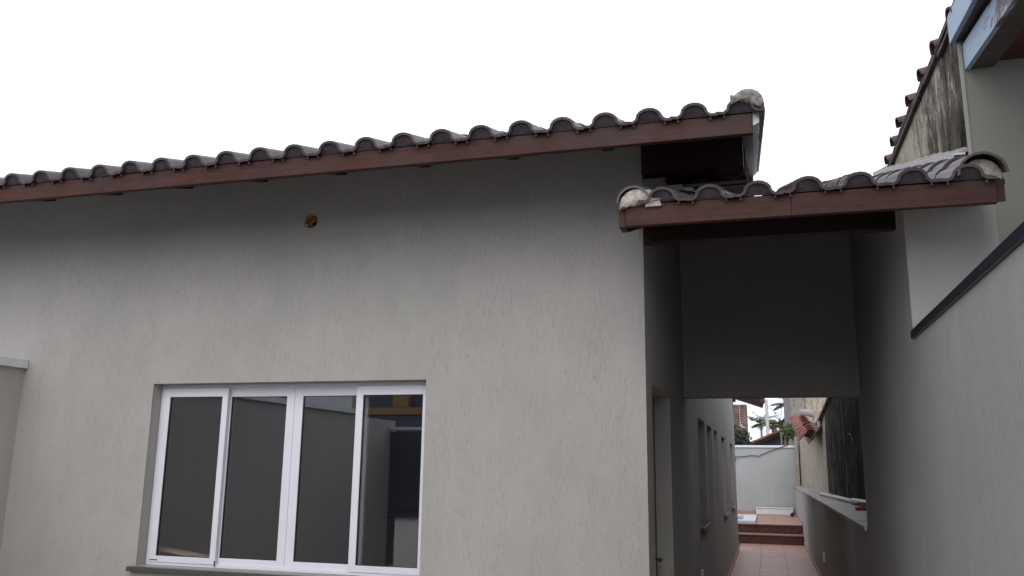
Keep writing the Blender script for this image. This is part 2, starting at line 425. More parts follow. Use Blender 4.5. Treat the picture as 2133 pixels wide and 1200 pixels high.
# windows and doors of the passage side: recessed leaf with frame, stone sill
for i, (a, b, z0, z1) in enumerate(side_holes):
    door = z0 < -1
    fr = MB(); w_ = .04
    for q in ((a, a+w_, z0, z1), (b-w_, b, z0, z1), (a+w_, b-w_, z1-w_, z1), (a+w_, b-w_, z0, z0+w_)):
        fr.box(XL-.145, XL-.11, q[0]+.001, q[1]-.001, q[2]+.001, q[3]-.001)
    if door:
        d = MB().box(XL-.14, XL-.115, a+w_+.001, b-w_-.001, z0+w_+.001, z1-w_-.001).build('door', 'plaster' if i != 3 else 'pier', house)
        fr.build('frame', 'sill_stone' if i != 3 else 'ledge_stone', d)
        MB().tube([(XL-.115, b-.1, -.60), (XL-.07, b-.1, -.60), (XL-.07, b-.22, -.60)], .008, 8).build('handle', 'gasket', d)
    else:
        wdw = MB().box(XL-.135, XL-.125, a+w_+.001, b-w_-.001, z0+w_+.001, z1-w_-.001).build('window', 'glass', house)
        fr.box(XL-.137, XL-.112, (a+b)/2-.02, (a+b)/2+.02, z0+w_+.001, z1-w_-.001)
        fr.build('frame', 'white', wdw)
        MB().box(XL-.11, XL+.035, a-.03, b+.03, z0-.035, z0+.002).build('sill', 'sill_stone', wdw, bevel=.003)

# front window: four sliding leaves
win = MB()
ox0, ox1, oz0, oz1 = -3.979, -1.991, -.664, .519
for q in ((ox0, ox0+.018, oz0, oz1), (ox1-.018, ox1, oz0, oz1), (ox0+.018, ox1-.018, oz1-.022, oz1), (ox0+.018, ox1-.018, oz0, oz0+.018)):
    win.box(q[0], q[1], 4.992, 5.048, q[2], q[3])
win.box(ox0+.018, ox1-.018, 5.013, 5.017, oz1-.034, oz1-.022); win.box(ox0+.018, ox1-.018, 5.013, 5.017, oz0+.018, oz0+.028)
window = win.build('window', 'white', house, bevel=.0015)
def leaf(x0, x1, y0, y1, gx0, gx1):
    z0, z1 = oz0+.019, oz1-.0235; g0, g1 = -.605, .437
    m_ = MB(); yb = y1
    for q in ((x0, gx0, z0, z1), (gx1, x1, z0, z1), (gx0, gx1, g1, z1), (gx0, gx1, z0, g0)):
        m_.box(q[0], q[1], y0, yb, q[2], q[3])
    m_.build('sash', 'white', window, bevel=.0012)
    gk = MB(); t = .004; yc = (y0+y1)/2
    for q in ((gx0, gx0+t, g0, g1), (gx1-t, gx1, g0, g1), (gx0+t, gx1-t, g1-t, g1), (gx0+t, gx1-t, g0, g0+t)):
        gk.box(q[0], q[1], yc-.009, yc+.009, q[2], q[3])
    gk.build('gasket', 'gasket', window)
    p_ = MB().box(gx0+.001, gx1-.001, yc-.003, yc+.003, g0+.001, g1-.001).build('pane', 'glass', window)
leaf(-3.960, -3.448, 4.986, 5.011, -3.903, -3.490)
leaf(-3.470, -2.9625, 5.019, 5.044, -3.440, -3.020)
leaf(-2.9605, -2.432, 5.019, 5.044, -2.900, -2.505)
leaf(-2.500, -2.010, 4.986, 5.011, -2.452, -2.042)
MB().box(-3.945, -3.885, 4.9845, 4.9862, -.6345, -.6285).build('maker_label', 'gasket', window)
MB().box(-3.452, -3.444, 4.983, 4.986, -.655, -.62).build('latch', 'gasket', window)
MB().box(-4.02, -1.955, 4.855, 5.046, -.695, -.6655).build('window_sill', 'sill_stone', house, bevel=.003)
# room behind the window
rm = MB()
rm.box(-6.0, -5.9, 5.06, 8.6, G, 1.0); rm.box(-5.9, -.80, 8.5, 8.6, G, 1.0); rm.box(-5.9, -.80, 5.06, 8.5, .98, 1.05)
rm.build('room_wall', 'interior', house)
MB().box(-5.9, -.8, 5.06, 8.5, G-.06, G-.002).build('room_floor', 'patio', house)
rf_deck = MB()

# ------------------------------------------------------------------ roof tiles
def profile(p, h, nseg=8, half=.068):
    pts = [(-p/2-.006, .004), (-half-.016, 0), (-half-.004, .008)]
    for i in range(nseg+1):
        a = math.pi*(1-i/nseg); pts.append((half*math.cos(a), .012+(h-.012)*math.sin(a)))
    pts += [(half+.004, .008), (half+.016, 0), (p/2+.004, 0)]
    return pts
def tile_mesh(name, p, h, L, mat, th=.014, nibs=False):
    pr = profile(p, h); vs = []; fs = []; n = len(pr)
    top = pr; bot = []
    for i, (x, z) in enumerate(pr):
        a = Vector(pr[max(i-1, 0)]); b = Vector(pr[min(i+1, n-1)]); d = (b-a).normalized(); nn = Vector((-d.y, d.x))
        bot.append((x-nn.x*th, z-nn.y*th))
    for y in (0, L):
        vs += [(x, y, z) for x, z in top]+[(x, y, z) for x, z in bot]
    for i in range(n-1):
        fs.append((i, i+1, 2*n+i+1, 2*n+i)); fs.append((n+i+1, n+i, 3*n+i, 3*n+i+1))
        fs.append((n+i, n+i+1, i+1, i))
    fs += [(0, n, 3*n, 2*n), (n-1, 2*n-1+0, 4*n-1, 3*n-1)]
    if nibs:
        o = len(vs); q_ = pr[2:-2]; vs += [(x, .012, z-th*.5) for x, z in q_]+[(q_[-1][0], .028, -.012), (q_[0][0], .028, -.012)]; plug = len(fs)
        fs.append(tuple(range(o, len(vs))))
        for x0 in (-half_v(p)-.018, half_v(p)+.008):
            o = len(vs)
            vs += [(x0+dx, y, z) for dx in (0, .01) for y in (.012, .075) for z in (-.030, -th)]
            fs += [tuple(o+i for i in q) for q in ((0, 1, 3, 2), (4, 6, 7, 5), (0, 4, 5, 1), (2, 3, 7, 6), (0, 2, 6, 4))]
    me = bpy.data.meshes.new(name); me.from_pydata(vs, [], fs); me.update()
    import bmesh
    b_ = bmesh.new(); b_.from_mesh(me); bmesh.ops.recalc_face_normals(b_, faces=b_.faces); b_.to_mesh(me); b_.free()
    me.polygons.foreach_set('use_smooth', [True]*len(me.polygons)); me.set_sharp_from_angle(angle=R(40))
    me.materials.append(M[mat])
    if nibs: me.materials.append(M['infill']); me.polygons[plug].material_index = 1
    return me
def half_v(p): return .068
P1 = .2285
tm_eave = tile_mesh('roof_tile_eave', P1, .062, .40, 'rooftile', nibs=True)
tm = tile_mesh('roof_tile', P1, .062, .40, 'rooftile')
first = {}
def put_tile(parent, x, y, z, slope, me, name='roof_tile', rz=0, jit=1):
    o = bpy.data.objects.new(name, me); COL.objects.link(o)
    place(o, (x, y, z), parent)
    o.rotation_euler = (math.atan(slope)-.028+random.uniform(-.004, .004)*jit, random.uniform(-.012, .012)*jit, rz+random.uniform(-.008, .008)*jit)
    return o
def merged_tiles(name, parent, mat_mesh, spots, slope):
    vs = []; fs = []; src = [v.co.copy() for v in mat_mesh.vertices]; pf = [tuple(p.vertices) for p in mat_mesh.polygons]
    for (x, y, z) in spots:
        Rm = Matrix.Rotation(math.atan(slope)-.028*(1 if slope > 0 else -1), 3, 'X'); o = len(vs)
        vs += [tuple(Rm @ c+Vector((x, y, z))) for c in src]; fs += [tuple(i+o for i in q) for q in pf]
    m_ = MB(); m_.v = vs; m_.f = fs
    ob = m_.build(name, 'rooftile', parent, smooth=True); return stuff(ob)

ZV = 1.762                       # valley height of the eave tiles at Y = 4.15
def roofz(y): return ZV+SL*(y-4.15)
deck = MB().prism([(4.3, roofz(4.3)-.035), (11, roofz(11)-.035), (11, roofz(11)-.02), (4.3, roofz(4.3)-.02)], 'x', -6.9, .0)
deck = MB()
for k in range(19):              # battens the tiles hang on
    y_ = 4.26+.36*k
    deck.prism([(y_, roofz(y_)-.045), (y_+.04, roofz(y_+.04)-.045), (y_+.04, roofz(y_+.04)-.02), (y_, roofz(y_)-.02)], 'x', -6.9, .0)
roof = deck.build('roof', 'darkwood', house)
rest = []
for c in range(30):
    x = -.047-P1*c
    for k in range(19):
        y_ = 4.15+.36*k; z_ = roofz(y_)+.006*(k % 1)
        if k < 4: put_tile(roof, x, y_, z_+random.uniform(-.003, .003), SL, tm_eave if k == 0 else tm)
        else: rest.append((x, y_, z_))
merged_tiles('upper_tiles', roof, tm, rest, SL)
# ridge and plain rear slope
MB().prism([(10.9, roofz(10.9)+.02), (11.1, roofz(10.9)+.10), (17.4, roofz(10.9)-1.86), (17.4, roofz(10.9)-1.93)], 'x', -6.9, 0).build('rear_roof_slope', 'rooftile', roof)
for a_, b_ in ((-6.9, -3.928), (-3.9277, .008)): MB().box(a_, b_, 4.182, 4.222, 1.648, 1.755).build('fascia', 'fascia', roof, bevel=.003)
for i in range(11):              # rafters
    xr = -.81-.6*i
    MB().prism([(4.227, 1.697), (5.6, 1.697+SL*1.373), (5.6, 1.745+SL*1.373), (4.227, 1.748)], 'x', xr-.06, xr).prism([(4.8, 1.885-.002), (4.899, 1.914), (4.899, 1.95), (4.8, 1.93)], 'x', xr-.058, xr-.002).build('rafter', 'darkwood', roof)
MB().prism([(4.227, 1.700), (10.9, 1.700+SL*6.673), (10.9, 1.745+SL*6.673), (4.227, 1.745)], 'x', -.05, .009).build('rafter', 'darkwood', roof)
for (y_, z0) in ((4.87, 1.722), (6.25, 2.137), (7.76, 2.61), (9.2, 3.04)):
    MB().box(XL+.001, -.051, y_, y_+.09, z0, roofz(y_)-.048).build('purlin', 'darkwood', roof)
# dark boarded soffit right of the wall
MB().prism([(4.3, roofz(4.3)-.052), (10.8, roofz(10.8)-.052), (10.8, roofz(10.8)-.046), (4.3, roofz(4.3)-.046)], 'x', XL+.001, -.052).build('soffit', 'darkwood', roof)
# verge: mortar strip, cap tiles, rough mortar end
def half_cap(x, y, z, r, L, slope, mat='rooftile', seg=10, flare=.0, th=.012):
    m_ = MB(); n = seg+1; vs = []
    for t in (0, 1):
        for rr in (r*(1-flare*t), (r*(1-flare*t)-th)):
            for i in range(n):
                a = math.pi*(1.0-i/seg); vs.append((x+rr*math.cos(a), y+L*t, z+L*t*slope+rr*math.sin(a)*1.0))
    fs = []
    for i in range(seg):
        fs += [(i, i+1, 2*n+i+1, 2*n+i), (n+i+1, n+i, 3*n+i, 3*n+i+1), (n+i, n+i+1, i+1, i), (2*n+i, 2*n+i+1, 3*n+i+1, 3*n+i)]
    fs += [(0, n, 3*n, 2*n), (n-1, 3*n-1, 4*n-1, 2*n-1)]
    m_.add(vs, fs); return m_
def mortar_plug(x0, x1, zb0, zb1, cx, cz, r, y0, y1, seed):
    """lumpy mortar filling under a cap: half disc sitting on the tiles"""
    m_ = MB(); n = 22
    pts = [(cx+r*math.cos(math.pi*(1-i/n)), cz+r*math.sin(math.pi*(1-i/n))) for i in range(n+1)]
    m = 16; low = [(x1+(x0-x1)*i/m, zb1+(zb0-zb1)*i/m+.003*math.sin(i*2.1+seed)) for i in range(m+1)]
    poly = pts+low
    cen = (sum(p[0] for p in poly)/len(poly), sum(p[1] for p in poly)/len(poly))
    N_ = len(poly); vs = []; layers = [(y1, 1.), (y0+.01, 1.), (y0, .93), (y0-.006, .6), (y0-.008, .25)]
    for yy, s_ in layers: vs += [(cen[0]+(p[0]-cen[0])*s_, yy, cen[1]+(p[1]-cen[1])*s_) for p in poly]
    fs = []
    for L_ in range(len(layers)-1):
        for i in range(N_): fs.append((L_*N_+i, L_*N_+(i+1) % N_, (L_+1)*N_+(i+1) % N_, (L_+1)*N_+i))
    fs.append(tuple(range((len(layers)-1)*N_, len(layers)*N_))); m_.add(vs, fs)
    lumpy(m_, .007, 17, seed); lumpy(m_, .0025, 70, seed+3); return m_
for k in range(18):
    half_cap(-.012, 4.16+.36*k, roofz(4.16+.36*k)+.035, .078-.004*(k % 2), .41, SL-.03, flare=.12).build('verge_cap', 'rooftile', roof, smooth=True)
mortar_plug(-.096, .058, 1.842, 1.760, -.014, 1.790, .080, 4.135, 4.22, 1).build('mortar', 'rough_mortar', roof)
st = MB(); 
nseg = 110
for i in range(nseg):
    ya, yb = 4.20+6.4*i/nseg, 4.20+6.4*(i+1)/nseg
    for (yy) in (ya,): pass
    dx = .006*noise.noise(Vector((ya*9, 0, 0))); dz = .008*noise.noise(Vector((ya*14, 5, 0)))
    st.v += [(.010, ya, roofz(ya)-.085+dz), (.040+dx, ya, roofz(ya)-.07+dz), (.042+dx, ya, roofz(ya)+.05), (.010, ya, roofz(ya)+.05)]
for i in range(nseg-1):
    for q in range(4): st.f.append((i*4+q, i*4+(q+1) % 4, (i+1)*4+(q+1) % 4, (i+1)*4+q))
st.f += [(0, 1, 2, 3), ((nseg-1)*4+3, (nseg-1)*4+2, (nseg-1)*4+1, (nseg-1)*4)]
st.build('verge_strip', 'white_stone', roof)
# ragged dark mortar outside the strip
st = MB()
for i in range(nseg):
    ya = 4.20+6.4*i/nseg
    dx = .020*noise.noise(Vector((ya*6, 2, 0)))+.012*noise.noise(Vector((ya*23, 2, 0)))
    st.v += [(.043, ya, roofz(ya)-.02), (.056+dx, ya, roofz(ya)-.02+dx), (.066+dx*.6, ya, roofz(ya)+.04), (.043, ya, roofz(ya)+.09)]
for i in range(nseg-1):
    for q in range(4): st.f.append((i*4+q, i*4+(q+1) % 4, (i+1)*4+(q+1) % 4, (i+1)*4+q))
st.f += [(0, 1, 2, 3)]
st.build('verge_mortar', 'rough_mortar', roof)

# rear lean-to eave that shows over the passage
re = MB().prism([(-.60, 1.50), (-.03, 1.305), (.0, 1.40), (-.02, 1.56), (-.60, 1.74)], 'y', 18.9, 19.25)
re.box(-.641, -.575, 18.85, 19.0, 1.42, 1.60)
re.build('rear_eave', 'darkwood', house)
for i in range(2): MB().tube([(-.02, 18.88, 1.50-.07*i), (-.02, 19.3, 1.52-.07*i)], .05, 8).build('rear_eave_tile', 'oldclay', house)

# ------------------------------------------------------------------ porch over the passage (part of the house)
PZ = 1.326
def pz(y): return PZ+.31*(y-4.15)
pd = MB()
for k in range(11):
    y_ = 4.26+.36*k
    if y_ < 7.9: pd.prism([(y_, pz(y_)-.045), (y_+.04, pz(y_+.04)-.045), (y_+.04, pz(y_+.04)-.02), (y_, pz(y_)-.02)], 'x', -.60, 1.12)
porch = pd.build('porch_roof', 'darkwood', house)
for c in range(7):
    x = -.446+.2315*c
    for k in range(10):
        if c == 0 and k > 1 and False: continue
        y_ = 4.15+.36*k; put_tile(porch, x, y_, pz(y_)+random.uniform(-.003, .003), .31, tm_eave if k == 0 else tm)
for a_, b_ in ((-.636, .170), (.1703, 1.064)): MB().box(a_, b_, 4.182, 4.222, 1.208, 1.319).build('fascia', 'fascia', porch, bevel=.003)
MB().prism([(4.197, 1.208), (4.30, 1.208), (4.898, 1.40), (4.898, 1.50), (4.197, 1.305)], 'x', -.672, -.638).build('side_board', 'fascia', porch, bevel=.003)
MB().prism([(4.197, 1.213), (5.07, 1.46), (5.07, 1.56), (4.197, 1.332)], 'x', 1.066, 1.100).build('side_board', 'fascia', porch, bevel=.003)
MB().box(XL+.003, .738, 4.902, 4.975, 1.307, 1.412).build('beam', 'darkwood', porch, bevel=.003)
for xr in (-.45, -.1, .25, .6):
    MB().prism([(4.98, 1.42), (7.28, 1.42+.31*2.3), (7.28, 1.50+.31*2.3), (4.98, 1.50)], 'x', xr-.025, xr+.025).build('rafter', 'darkwood', porch)
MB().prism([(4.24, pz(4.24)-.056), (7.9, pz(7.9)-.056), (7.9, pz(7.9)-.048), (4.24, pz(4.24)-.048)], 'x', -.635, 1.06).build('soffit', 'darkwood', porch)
for k in range(2):
    half_cap(-.592, 4.155+.36*k, pz(4.155+.36*k)-.0, .086, .40, .29, flare=.1).build('verge_cap', 'rooftile', porch, smooth=True)
mortar_plug(-.664, -.452, 1.300, 1.330, -.578, 1.318, .081, 4.16, 4.25, 2).build('mortar', 'mortar', porch)
lumpy(MB().prism([(-.53, 1.30), (-.45, 1.30), (-.47, 1.362), (-.50, 1.385), (-.53, 1.392)], 'y', 4.165, 4.24), .004, 60).build('mortar', 'mortar', porch)
for k in range(9):
    half_cap(1.005, 4.14+.36*k, pz(4.14+.36*k)+.012, .107, .40, .29, flare=.12).build('verge_cap', 'rooftile', porch, smooth=True)
mortar_plug(.915, 1.098, 1.345, 1.318, 1.005, 1.330, .094, 4.19, 4.4, 4).build('mortar', 'mortar', porch)
# inner header wall over the passage, and the pier that carries the porch on the right
MB().box(XL+.001, .739, 7.29, 7.44, .588, 2.20).build('header_wall', 'plaster', porch)
pm = MB().prism([(4.645, G-.03), (7.30, G-.03), (7.30, 2.17), (4.645, 1.36)], 'x', .74, 1.165)
pm.build('porch_pier', 'pier', porch)
pm = MB().prism([(4.6445, G-.03), (7.44, G-.03), (7.44, 2.17), (4.6445, 1.36)], 'x', .737, .7405)
pm.build('pier_coating', 'plaster', porch)
# flashing strip where the porch meets the neighbour
fl = MB(); seg = 30
fl.prism([(5.06, 1.752), (8.3, 1.752+.31*3.24), (8.3, 1.766+.31*3.24), (5.06, 1.766)], 'x', 1.085, 1.15)
fl.prism([(5.06, 1.728), (8.3, 1.728+.31*3.24), (8.3, 1.751+.31*3.24), (5.06, 1.751)], 'x', 1.085, 1.09)
fl.build('flashing', 'white_stone', porch)
fm = MB()
for i in range(60):
    yy = 5.08+3.2*i/59
    h_ = .012+.03*noise.noise(Vector((yy*7, 0, 2)))+.012*noise.noise(Vector((yy*30, 0, 2)))
    fm.v += [(1.11, yy, 1.766+.31*(yy-5.06)), (1.168, yy, 1.766+.31*(yy-5.06)), (1.168, yy, 1.785+.31*(yy-5.06)+h_), (1.12, yy, 1.775+.31*(yy-5.06)+h_*.5)]
for i in range(59):
    for q in range(4): fm.f.append((i*4+q, i*4+(q+1) % 4, (i+1)*4+(q+1) % 4, (i+1)*4+q))
fm.f += [(0, 1, 2, 3)]
lumpy(fm, .006, 50); fm.build('flashing_mortar', 'mortar', porch)

# ------------------------------------------------------------------ boundary walls of the patio
bw = thing('boundary_wall', 'grey plastered boundary wall with black stone capping on the right of the patio', 'wall', (.82, 2, G))
MB().box(.737, .95, -1.2, 4.644, G-.03, .652).build('wall_face', 'plaster', bw)
yy = 4.628; i = 0
for L_ in (.17, .18, .55, .6, .6, .6, .6, .6, .6, .6, .6):
    MB().box(.722, .97, yy-L_+.0015, yy, .6535, .695).build('capping_stone', 'black_stone', bw, bevel=.002); yy -= L_
lw = thing('boundary_wall', 'grey plastered garden wall with white capping meeting the house on the left', 'wall', (-5.2, 2, G))
MB().box(-5.27, -5.10, -.3, 4.899, G-.03, .643).build('wall_face', 'pier', lw)
yy = 4.897
for L_ in (.16, .9, .9, .9, .9, .9, .5):
    MB().box(-5.30, -5.066, yy-L_+.002, yy, .6445, .706).build('capping_stone', 'white_stone', lw, bevel=.002); yy -= L_
gw = thing('front_gate', 'dark grey street gate with a white top rail closing the patio', 'gate', (-2, -1.3, G))
MB().box(-5.1, .73, -1.34, -1.30, G, .46).build('gate_panel', 'darkpaint', gw)
MB().box(-5.1, .73, -1.36, -1.26, .49, .53).build('top_rail', 'white_stone', gw)
MB().box(-5.55, -5.1, -1.45, -.30, G, .62).build('gate_pillar', 'pier', gw)
yb = thing('yellow_house', 'ochre and white house across the street from the patio gate', 'house', (-8, -9.5, G))
ym = MB(); ym.box(-9.7, 3, -10, -9.1, G, 1.18); ym.build('lower_wall', 'darkpaint', yb)
MB().box(-9.7, 3, -10, -9.05, 1.19, 1.36).build('ochre_band', 'yellow_wall', yb)
MB().box(-8.6, -8.2, -10, -9.1, 1.37, 1.70).build('ochre_pier', 'yellow_wall', yb)
MB().box(-5.5, -2.5, -10, -9.1, 1.37, 1.70).build('ochre_pier', 'yellow_wall', yb)
MB().box(-9.7, 3, -10, -9.3, 1.37, 2.1).build('upper_wall', 'darkpaint', yb)
wh = thing('white_building', 'white house with an arched opening across the street', 'house', (-12, -9.5, G))
MB().box(-11.4, -9.72, -10, -9.1, G, 2.4).build('wall', 'white_stone', wh)
MB().tube([(-12.9, -9.3, G), (-12.7, -9.3, 1.3), (-12.3, -9.3, 1.8), (-11.9, -9.3, 2.1), (-11.4, -9.3, 2.2)], .12, 8).build('arch', 'white_stone', wh)
MB().box(-16, -11.42, -11, -10.2, G, 2.2).build('rear_wall', 'darkpaint', wh)

# things seen through the glass
ct = thing('kitchen_counter', 'white panel under a dark worktop seen through the right-hand window pane', 'counter', (-2.0, 5.8, G))
MB().box(-2.47, -1.2, 5.6, 5.65, G, -.343).build('panel', 'counter', ct)
MB().box(-2.56, -1.2, 5.56, 6.1, -.342, -.318).build('worktop', 'black_stone', ct)
def plank(a, b, w_, t, label):
    a, b = Vector(a), Vector(b); d = (b-a).normalized(); s_ = Vector((0, 1, 0)); u = d.cross(s_).normalized()
    vs = [p+s_*i*w_/2+u*j*t/2 for p in (a, b) for i in (-1, 1) for j in (-1, 1)]
    o = MB().add(vs, [(0, 1, 3, 2), (4, 6, 7, 5), (0, 4, 5, 1), (2, 3, 7, 6), (0, 2, 6, 4), (1, 5, 7, 3)]).build('plank', 'plank')
    return tag(o, label, 'plank')
plank((-4.03, 5.12, -.567), (-3.475, 5.12, -.632), .06, .022, 'pine plank lying slanted behind the leftmost window pane')
plank((-2.47, 5.12, -.648), (-1.88, 5.12, -.590), .06, .03, 'pine plank lying slanted behind the rightmost window pane')
# ------------------------------------------------------------------ neighbour on the right
nb = thing('neighbour_house', 'old neighbouring house with mouldy side wall, clay tile edge and peeling blue eave boards', 'house', (3, 7, G))
MB().box(1.172, 6.0, 5.08, 5.095, G-.03, 2.45).build('front_wall', 'smooth', nb)
sp = MB().prism([(5.096, 1.0), (9.8, 1.0), (9.8, 2.66), (5.096, 2.60), (5.096, 2.45)], 'x', 1.180, 1.33)
sp.prism([(5.078, 2.451), (5.095, 2.451), (5.095, 2.60), (5.078, 2.595)], 'x', 1.185, 1.33)
sp.build('side_wall', 'stained_side', nb)
MB().prism([(5.072, 1.4), (5.084, 1.4), (5.084, 2.43), (5.072, 2.43)], 'x', 1.1685, 1.1865).build('corner_bead', 'pier', nb)
# roof: tile ends poke over the side wall
nr = MB().prism([(1.15, 2.62), (1.15, 2.66), (6, 3.9), (6, 3.86)], 'y', -.5, 10.0).build('roof', 'oldclay', nb)
def barrel(mb, a, b, r0, r1, up=Vector((0, 0, 1)), seg=8, th=.012, arch=1.0, flip=1):
    a, b = Vector(a), Vector(b); d = (b-a).normalized(); s_ = d.cross(up).normalized(); u = s_.cross(d).normalized()*flip; n = seg+1; vs = []
    for p, r in ((a, r0), (b, r1)):
        for rr in (r, r-th):
            for i in range(n):
                t = math.pi*(1-i/seg); vs.append(p+s_*rr*math.cos(t)+u*rr*math.sin(t)*arch)
    fs = []
    for i in range(seg):
        fs += [(i, i+1, 2*n+i+1, 2*n+i), (n+i+1, n+i, 3*n+i, 3*n+i+1), (n+i, n+i+1, i+1, i), (2*n+i, 2*n+i+1, 3*n+i+1, 3*n+i)]
    fs += [(0, n, 3*n, 2*n), (n-1, 3*n-1, 4*n-1, 2*n-1)]
    return mb.add(vs, fs)
ys = [4.55, 5.05, 5.55, 6.03, 6.55, 7.05, 7.4, 7.78, 8.2, 8.7]
zs_ = [2.60, 2.62, 2.665, 2.70, 2.735, 2.765, 2.735, 2.71, 2.70, 2.70]
for yk, zk in zip(ys, zs_):
    t = MB(); barrel(t, (1.135, yk, zk-.035), (1.75, yk+.02, zk+.11), .065, .07)
    t.build('clay_tile', 'oldclay', roof if False else nr, smooth=True)
for i in range(len(ys)-1):
    ym_ = (ys[i]+ys[i+1])/2; zm = (zs_[i]+zs_[i+1])/2
    t = MB(); hw = (ys[i+1]-ys[i])/2-.02
    t.prism([(ym_-hw, zm-.075), (ym_+hw, zm-.075), (ym_+hw, zm-.035), (ym_, zm-.055), (ym_-hw, zm-.035)], 'x', 1.150, 1.60)
    t.build('pan_tile', 'oldclay', nr, smooth=False)
# blue eave boards running over the patio
def board(x0, y0, x1, y1, z0, z1, w_, name, mat, parent):
    q = MB().prism([(x0, y0), (x1, y1), (x1+.028, y1), (x0+.028, y0)], 'z', z0, z1).build(name, mat, parent, bevel=.003)
    MB().prism([(x0+.029, y0-.003), (x1+.029, y1), (x1+w_, y1), (x0+w_, y0-.003)], 'z', z0+.004, z1-.004).build('eave_beam', 'greywood', parent)
    return q
board(1.192, 5.078, 1.655, -.5, 2.262, 2.42, .15, 'eave_board', 'blue', nr)
board(1.132, 5.10, 1.377, -.5, 2.445, 2.62, .12, 'eave_board', 'blue', nr)
MB().prism([(1.20, 5.07), (1.52, -.5), (1.62, -.5), (1.3, 5.07)], 'z', 2.421, 2.444).build('eave_board', 'darkwood', nr)
for k in range(14):
    xa = 1.345+.30*k
    MB().box(xa, xa+.294, -.5, 5.078, 2.30, 2.32).build('soffit_board', 'redwood', nr)
for k in range(12):
    MB().box(1.66, 6, 4.85-.45*k, 4.91-.45*k, 2.235, 2.299).build('soffit_joist', 'redwood', nr)

# ------------------------------------------------------------------ passage beyond the porch
lg = thing('passage_wall', 'low grey wall with a wide beige stone ledge along the passage', 'wall', (.8, 15, G))
MB().box(.74, .90, 7.445, 26.49, G-.03, -.455).build('wall_face', 'plaster', lg)
def sx(y): return 1.31-.0295*(y-12.6)
MB().prism([(.712, 7.442), (.712, 26.49), (sx(26.49)-.002, 26.49), (sx(7.442)-.002, 7.442)], 'z', -.4535, -.42).build('ledge', 'ledge_stone', lg, bevel=.004)
MB().box(.713, .728, 7.436, 7.442, -.452, -.424).build('chipped_corner', 'white', lg)
ow_ = thing('old_wall', 'old beige and black moulded wall rising behind the ledge of the passage', 'wall', (1.3, 15, G))
def skew_wall(name, mat, y0, y1, tops, parent, th=.22, zb=-.419, off=0):
    m_ = MB(); vs = []; ysl = [p[0] for p in tops]
    for (yy, zt) in tops:
        x = sx(yy)+off; vs += [(x, yy, zb), (x, yy, zt), (x+th, yy, zt), (x+th, yy, zb)]
    fs = []
    for i in range(len(tops)-1):
        for q in range(4): fs.append((i*4+q, i*4+(q+1) % 4, (i+1)*4+(q+1) % 4, (i+1)*4+q))
    nT = (len(tops)-1)*4; fs += [(3, 2, 1, 0), (nT, nT+1, nT+2, nT+3)]
    return m_.add(vs, fs).build(name, mat, parent)
skew_wall('mouldy_wall', 'black_stained', 0, 0, [(7.5, 2.6), (12, 2.4), (16.1, 1.44), (16.5, 1.30), (17.2, 1.22), (18.0, 1.15), (18.25, .72)], ow_)
skew_wall('beige_wall', 'beige', 0, 0, [(18.15, 1.13), (19.5, 1.06), (20.2, 1.0), (26.6, 1.02)], ow_, off=.02)
cp = MB()
for i in range(22):   # thin curved coping on the mouldy wall
    t = i/21; yy = 15.2+(20.2-15.2)*t; zz = 1.62-.42*t-.22*math.sin(t*math.pi*.5)+.012*math.sin(i*2.3)
    cp.v += [(sx(yy)-.05, yy, zz-.05), (sx(yy)+.25, yy, zz-.05), (sx(yy)+.25, yy, zz+.02), (sx(yy)-.04, yy, zz+.02)]
for i in range(21):
    for q in range(4): cp.f.append((i*4+q, i*4+(q+1) % 4, (i+1)*4+(q+1) % 4, (i+1)*4+q))
cp.f += [(0, 1, 2, 3)]
cp.build('coping', 'oldclay', ow_)
MB().box(sx(19.1)-.05, sx(19.1)+.0, 19.0, 19.35, .90, 1.03).build('meter_box', 'pvc', ow_)
hood = thing('tile_hood', 'small hood of broken terracotta tiles capped with mortar on the old wall', 'roof', (.9, 22, .9))
A_ = [Vector((.785, 24.2, 1.335)), Vector((.83, 19.3, .625))]; B_ = [Vector((1.12, 23.2, 1.30)), Vector((1.10, 18.9, .98))]
for i in range(9):
    t = i/8; a = A_[0].lerp(A_[1], t)+Vector((.02*math.sin(i*2.2), 0, 0)); b = B_[0].lerp(B_[1], t)
    q = MB(); barrel(q, a, a.lerp(b, .45), .17, .14, seg=7, th=.02, arch=.8); q.build('clay_tile', 'clay', hood, smooth=True)
vs = [A_[0]+Vector((.04, 0, -.04)), B_[0]+Vector((0, 0, -.06)), B_[1]+Vector((0, 0, -.06)), A_[1]+Vector((.04, 0, -.05))]
MB().add(vs+[v+Vector((0, 0, -.03)) for v in vs], [(0, 1, 2, 3), (7, 6, 5, 4), (0, 4, 5, 1), (1, 5, 6, 2), (2, 6, 7, 3), (3, 7, 4, 0)]).build('hood_base', 'oldclay', hood)
q = MB().tube([(.93, 23.4, 1.48), (.98, 22.6, 1.42), (1.05, 21.4, 1.33), (1.13, 20.3, 1.24)], [.07, .085, .08, .09], 10); lumpy(q, .02, 12); q.build('mortar_ridge', 'mortar', hood)

